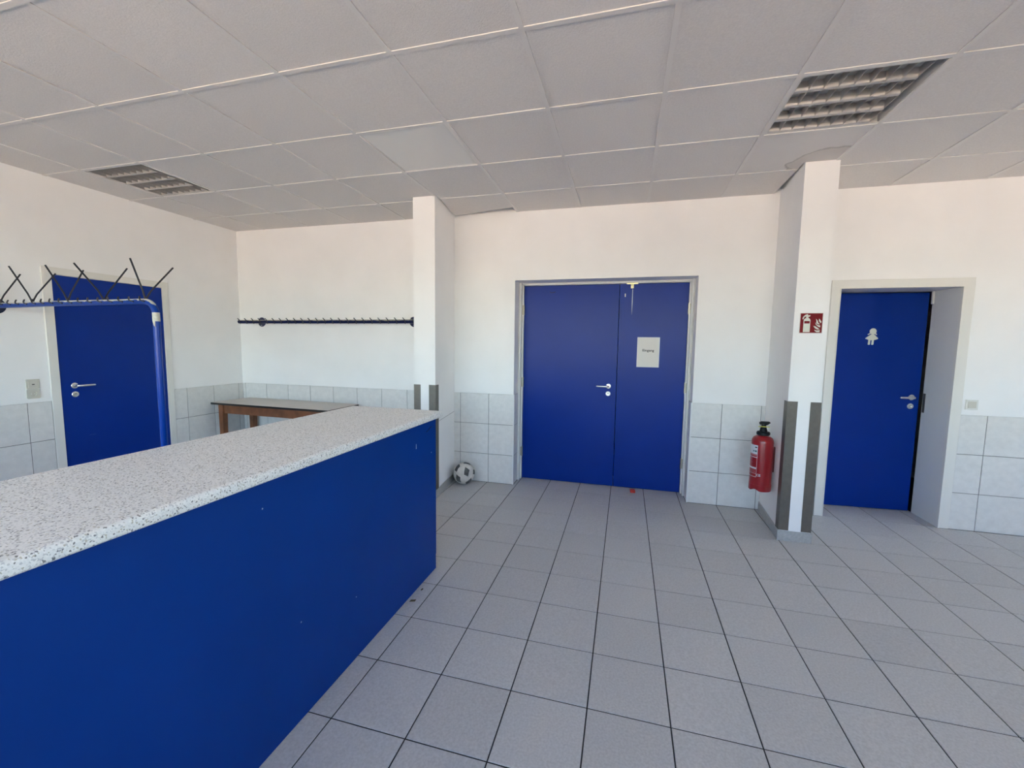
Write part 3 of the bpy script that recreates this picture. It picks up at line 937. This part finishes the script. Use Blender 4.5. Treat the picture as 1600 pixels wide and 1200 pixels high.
# wire hat arms: pairs of arms, front and rear
arms = {-3.52: ((-0.10, 1.985), (0.13, 1.985)), -3.116: ((-0.107, 1.989), (0.145, 1.977)), -2.716: ((-0.106, 1.980), (0.103, 1.980)), -2.348: ((-0.150, 1.970), (0.152, 1.987)), -1.957: ((-0.075, 1.998), (0.187, 1.983))}
for bx, ends in arms.items():
    yb_ = rail_y(bx-RX)
    for k, (dy, z) in enumerate(ends):
        kink = 0.34 if dy > 0 else 0.30
        pts = [(bx-RX, yb_+(0.003 if dy > 0 else -0.003), RZZ+rt-0.006), (bx-RX, yb_+dy*0.06, RZZ+rt+0.012), (bx-RX, yb_+dy*0.20, RZZ+rt+0.055), (bx-RX, yb_+dy*0.6, RZZ+rt+0.055+(z-RZZ-rt-0.055)*0.5), (bx-RX, yb_+dy, z)]
        put('hat_arm', MB().tube(pts, 0.0052, 8), 'wire', fr_, smooth=True)

# ------------------------------------------------------------------ fire extinguisher
ex = tag(empty('fire_extinguisher', (2.199, 2.548, 0.318)), 'red fire extinguisher with black valve hanging on the white pillar', 'fire extinguisher')
R_ = 0.081
body = MB().lathe([(0.070, 0.020), (R_, 0.026), (R_, 0.40), (R_-0.003, 0.415), (R_-0.012, 0.432), (0.052, 0.445), (0.036, 0.449), (0.036, 0.456), (0.0, 0.456)], (0, 0, 0), 'z', 36)
put('cylinder', body, 'red', ex, smooth=True)
sk = MB(); n_ = 48
for k in range(n_):
    a = 2*math.pi*k/n_
    zz = -0.006 + 0.016*max(0.0, math.cos(3*a+0.6))**2
    for (r, z) in ((R_+0.0015, 0.045), (R_+0.0015, zz), (R_-0.004, zz), (R_-0.004, 0.045)):
        sk.v.append((r*math.cos(a), r*math.sin(a), z))
for k in range(n_):
    k2 = (k+1) % n_
    for i in range(4):
        sk.f.append((k*4+i, k*4+(i+1) % 4, k2*4+(i+1) % 4, k2*4+i))
put('skirt', sk, 'red', ex, smooth=True)
put('collar', MB().lathe([(0.040, 0.452), (0.049, 0.456), (0.050, 0.474), (0.044, 0.482), (0.0, 0.482)], (0, 0, 0), 'z', 24), 'black', ex, smooth=True)
v = MB().lathe([(0.030, 0.480), (0.027, 0.497), (0.019, 0.520), (0.016, 0.548), (0.0, 0.548)], (0, 0, 0), 'z', 18)
vo = put('valve', v, 'black', ex, smooth=True)
put('lever', MB().prism([(-0.030, 0.540), (0.020, 0.536), (0.046, 0.556), (0.040, 0.566), (-0.018, 0.566), (-0.034, 0.556)], 1, -0.014, 0.014), 'black', vo, bevel=0.003)
pinb = MB().tube([(-0.046, -0.026, 0.526), (0.036, -0.026, 0.526)], 0.0035, 8)
put('safety_pin', pinb, 'yellow', vo, smooth=True)
put('wall_bracket', MB().box(R_-0.008, 0.0925, -0.016, 0.016, 0.15, 0.36), 'bracket', ex, bevel=0.003)
# curved printed label: angles measured round the cylinder
def patch(name, a0, a1, z0, z1, material, parent, dr=0.0006, n=8):
    q = MB()
    for k in range(n+1):
        a = math.radians(a0+(a1-a0)*k/n)
        q.v += [((R_+dr)*math.cos(a), (R_+dr)*math.sin(a), z) for z in (z0, z1)]
    q.f = [(2*k, 2*k+2, 2*k+3, 2*k+1) for k in range(n)]
    return put(name, q, material, parent, smooth=True)
A0, A1 = 150, 232
lb = patch('label', A0, A1, 0.110, 0.375, 'label_white', ex, 0.0004, 14)
patch('label_field', A0+1.5, A1-1.5, 0.113, 0.297, 'red', lb, 0.0008, 14)
patch('label_title', A0+1.5, A1-1.5, 0.286, 0.300, 'label_pink', lb, 0.0010, 12)
patch('label_line', A0, A1, 0.272, 0.276, 'label_white', lb, 0.0012, 12)
for k, z in enumerate((0.262, 0.250, 0.240, 0.228, 0.216, 0.206, 0.196)):
    patch('label_line', A0+6, 205 - (k % 3)*4, z, z+0.004, 'label_pink', lb, 0.0012)
patch('label_band', A0, A1-2, 0.176, 0.190, 'label_white', lb, 0.0012)
for z in (0.166, 0.156, 0.147):
    patch('label_line', A0+5, A1-6, z, z+0.004, 'label_pink', lb, 0.0012)
patch('label_line', A0, A1-2, 0.138, 0.140, 'label_white', lb, 0.0012)
patch('label_icon', 205, 213, 0.318, 0.330, 'label_green', lb, 0.0012, 4)
patch('label_icon', 217, 227, 0.318, 0.332, 'label_green', lb, 0.0012, 4)
patch('label_icon', 216, 228, 0.352, 0.362, 'ink', lb, 0.0012, 4)

def text_mesh(body, size, font_x=1.0):
    cu = bpy.data.curves.new('text', 'FONT')
    cu.body = body; cu.size = size; cu.align_x = 'CENTER'; cu.align_y = 'CENTER'
    cu.resolution_u = 3
    cu.offset = size*0.022
    o = bpy.data.objects.new('text', cu); COL.objects.link(o)
    dg = bpy.context.evaluated_depsgraph_get()
    me = bpy.data.meshes.new_from_object(o.evaluated_get(dg))
    bpy.data.objects.remove(o); bpy.data.curves.remove(cu)
    me.materials.clear()
    return me
ce = text_mesh('CE', 0.026)
for vtx in ce.vertices:
    a = math.radians(243) + vtx.co.x/R_
    vtx.co = Vector(((R_+0.001)*math.cos(a), (R_+0.001)*math.sin(a), 0.129+vtx.co.y))
ce.materials.append(M['label_white'])
put('ce_mark', ce, None, ex)

# ------------------------------------------------------------------ fire sign
fs = tag(empty('fire_sign', (2.388, PR['y']-0.0003, 1.674)), 'red fire extinguisher sign with white symbols on the pillar', 'sign')
SW = 0.150
put('backing', MB().box(-SW/2, SW/2, -0.0020, 0, -SW/2, SW/2), 'sign_rim', fs)
put('red_field', MB().box(-SW/2+0.004, SW/2-0.004, -0.0026, -0.002, -SW/2+0.004, SW/2-0.004), 'sign_red', fs)
def sgn(name, pts, material='sign_white', y=-0.0032, y2=-0.0026):
    P = [((u-0.5)*SW, (v-0.5)*SW) for u, v in pts]
    put(name, MB().prism(P, 1, y, y2), material, fs)
sgn('extinguisher_symbol', [(0.17, 0.06), (0.46, 0.06), (0.46, 0.64), (0.43, 0.71), (0.37, 0.75), (0.36, 0.80), (0.44, 0.83), (0.44, 0.90), (0.36, 0.87), (0.33, 0.94), (0.22, 0.90), (0.13, 0.80), (0.11, 0.70), (0.15, 0.68), (0.18, 0.77), (0.26, 0.84), (0.27, 0.75), (0.20, 0.71), (0.17, 0.64)])
sgn('symbol_label', [(0.20, 0.48), (0.43, 0.48), (0.43, 0.60), (0.20, 0.60)], 'sign_red', -0.0036, -0.0032)
for pts in ([(0.83, 0.72), (0.93, 0.58), (0.92, 0.50), (0.86, 0.54), (0.82, 0.63)],
            [(0.69, 0.71), (0.77, 0.62), (0.80, 0.52), (0.88, 0.45), (0.80, 0.44), (0.72, 0.50), (0.72, 0.60)],
            [(0.68, 0.53), (0.75, 0.42), (0.90, 0.38), (0.89, 0.29), (0.80, 0.33), (0.70, 0.43)],
            [(0.60, 0.36), (0.70, 0.34), (0.88, 0.20), (0.78, 0.19), (0.68, 0.25)],
            [(0.65, 0.18), (0.74, 0.14), (0.89, 0.16), (0.88, 0.06), (0.76, 0.06), (0.69, 0.11)]):
    sgn('flame_symbol', pts)

# ------------------------------------------------------------------ Eingang notice
ns = tag(empty('notice', (1.295, YD-0.0003, 1.428)), 'white paper notice reading Eingang on the blue double door', 'notice')
put('paper', MB().box(-0.105, 0.105, -0.003, 0, -0.148, 0.148), 'paper', ns)
q = MB()
for (a, c, e, g) in ((-0.108, 0.108, -0.151, -0.144), (-0.108, 0.108, 0.144, 0.151), (-0.108, -0.102, -0.144, 0.144), (0.102, 0.108, -0.144, 0.144)):
    q.box(a, c, -0.005, 0, e, g)
put('clear_frame', q, 'paper_rim', ns)
tm = text_mesh('Eingang', 0.034)
xs_ = [v_.co.x for v_ in tm.vertices]
kx = 0.112/(max(xs_)-min(xs_))
for vtx in tm.vertices: vtx.co = Vector((vtx.co.x*kx, -0.0036, vtx.co.y+0.018))
tm.materials.append(M['ink'])
put('lettering', tm, None, ns)

# ------------------------------------------------------------------ switches
sw = tag(empty('light_switch', (3.804, YB, 1.050)), 'white rocker light switch above the tiles beside the toilet door', 'switch')
put('switch_frame', MB().box(-0.041, 0.041, -0.009, 0, -0.041, 0.041), 'white_plastic', sw, bevel=0.003)
put('rocker', MB().prism([(-0.014, -0.027), (-0.009, -0.027), (-0.009, 0.027), (-0.011, 0.027)], 0, -0.027, 0.027), 'cream', sw, bevel=0.001)
so = tag(empty('socket_outlet', (XL, 0.981, 1.076)), 'cream switch and socket pair on the wall beside the blue door', 'socket')
def ring_plate(mb, cy, cz, hw, hh, r, x0, x1, n=32):
    """rectangular plate in y-z with a round hole through it"""
    b0 = len(mb.v)
    for k in range(n):
        a = 2*math.pi*(k+0.5)/n
        c, s_ = math.cos(a), math.sin(a)
        t = min(hw/abs(c), hh/abs(s_))
        o_ = (cy+c*t, cz+s_*t); i_ = (cy+c*r, cz+s_*r)
        mb.v += [(x1, *o_), (x1, *i_), (x0, *i_), (x0, *o_)]
    for k in range(n):
        k2 = (k+1) % n
        for i in range(4):
            mb.f.append((b0+k*4+i, b0+k*4+(i+1) % 4, b0+k2*4+(i+1) % 4, b0+k2*4+i))
    return mb
put('switch_frame', MB().box(0.0, 0.010, -0.041, 0.041, 0.0012, 0.079), 'cream', so, bevel=0.002)
put('socket_frame', ring_plate(MB(), 0.0, -0.0401, 0.041, 0.0389, 0.0205, 0.0, 0.010), 'cream', so)
wf = MB()
for sy in (-1, 1): ring_plate(wf, sy*0.0103, -0.0401, 0.0103, 0.0206, 0.0032, 0.0002, 0.0020, 20)
put('socket_well', wf, 'cream', so)
rk = put('rocker', MB().box(0.010, 0.014, -0.028, 0.028, 0.012, 0.066), 'cream', so, bevel=0.001)
put('indicator', MB().box(0.014, 0.0146, -0.008, 0.008, 0.034, 0.041), 'hole', rk)

# ------------------------------------------------------------------ ball
bl = tag(empty('football', (-0.541, 2.808, 0.1150), 0.3), 'worn white football with dark patches lying against the tiles', 'ball')
RB = 0.114
me = bpy.data.meshes.new('ball_cover')
bm = bmesh.new()
bmesh.ops.create_icosphere(bm, subdivisions=4, radius=RB)
for f_ in bm.faces: f_.smooth = True
bm.to_mesh(me); bm.free()
put('ball_cover', me, 'ball', bl)
phi = (1+5**0.5)/2
ico = [Vector(v_).normalized() for v_ in ((0,1,phi),(0,-1,phi),(0,1,-phi),(0,-1,-phi),(1,phi,0),(-1,phi,0),(1,-phi,0),(-1,-phi,0),(phi,0,1),(-phi,0,1),(phi,0,-1),(-phi,0,-1))]
rotm = Matrix.Rotation(0.55, 3, 'X') @ Matrix.Rotation(0.35, 3, 'Y')
for kk, d in enumerate(ico):
    d = rotm @ d
    u = d.orthogonal().normalized(); u = Matrix.Rotation(kk*1.1, 3, d) @ u
    w = d.cross(u)
    out = []
    shape = [(0.0, 0.50), (0.95, 0.24), (1.7, 0.36), (3.0, 0.50), (4.2, 0.22), (5.2, 0.36)]
    for s_ in range(len(shape)):
        a0, r0 = shape[s_]; a1, r1 = shape[(s_+1) % len(shape)]
        for t_ in range(4):
            f_ = t_/4
            p0 = Vector((math.cos(a0)*r0, math.sin(a0)*r0)); p1 = Vector((math.cos(a1)*r1, math.sin(a1)*r1))
            out.append(p0.lerp(p1, f_))
    q = MB(); n_ = len(out)
    q.v.append(tuple(d*RB*1.004))
    for ring in (0.33, 0.66, 1.0):
        for p in out:
            vv = (d + u*p.x*ring + w*p.y*ring).normalized()*RB*(1.004 if ring < 1 else 1.001)
            q.v.append(tuple(vv))
    for k in range(n_): q.f.append((0, 1+k, 1+(k+1) % n_))
    for ring in range(2):
        b0 = 1+ring*n_
        for k in range(n_): q.f.append((b0+k, b0+n_+k, b0+n_+(k+1) % n_, b0+(k+1) % n_))
    put('ball_patch', q, 'ball_dark', bl, smooth=True)

# ------------------------------------------------------------------ small things on the floor
wd = tag(empty('door_wedge', (1.195, 3.10, 0.0006)), 'small red door wedge on the floor at the double door', 'door wedge')
put('wedge_body', MB().prism([(-0.055, 0.0), (0.055, 0.0), (0.055, 0.006), (-0.055, 0.026)], 0, -0.024, 0.024), 'wedge', wd, bevel=0.002)
wd.rotation_euler = (0, 0, 0.06)
g = MB()
for k in range(5): g.box(-0.022, 0.022, -0.035+k*0.015, -0.030+k*0.015, 0.0225-0.0027*k, 0.0240-0.0027*k)
put('grip_rib', g, 'wedge', wd)
for (x, y, r, lab) in ((-0.060, 0.78, 0.5, 'larger crumpled dry leaf scrap at the foot of the counter'), (-0.062, 0.90, 1.4, 'tiny dry leaf crumb at the foot of the counter')):
    s = 1.0 if r < 1 else 0.6
    q = MB()
    q.v = [(-0.02*s, 0, 0.0006), (-0.006*s, -0.010*s, 0.006*s), (0.012*s, -0.007*s, 0.002), (0.020*s, 0.003*s, 0.008*s), (0.006*s, 0.011*s, 0.004*s), (-0.010*s, 0.008*s, 0.007*s), (0.0, 0.0, 0.002)]
    q.f = [(0, 1, 6), (1, 2, 6), (2, 3, 6), (3, 4, 6), (4, 5, 6), (5, 0, 6)]
    o = put('leaf_scrap', q, 'leaf'); o.location = (x, y, 0.0004); o.rotation_euler = (0, 0, r)
    md = o.modifiers.new('thick', 'SOLIDIFY'); md.thickness = 0.0008
    tag(o, lab, 'leaf')
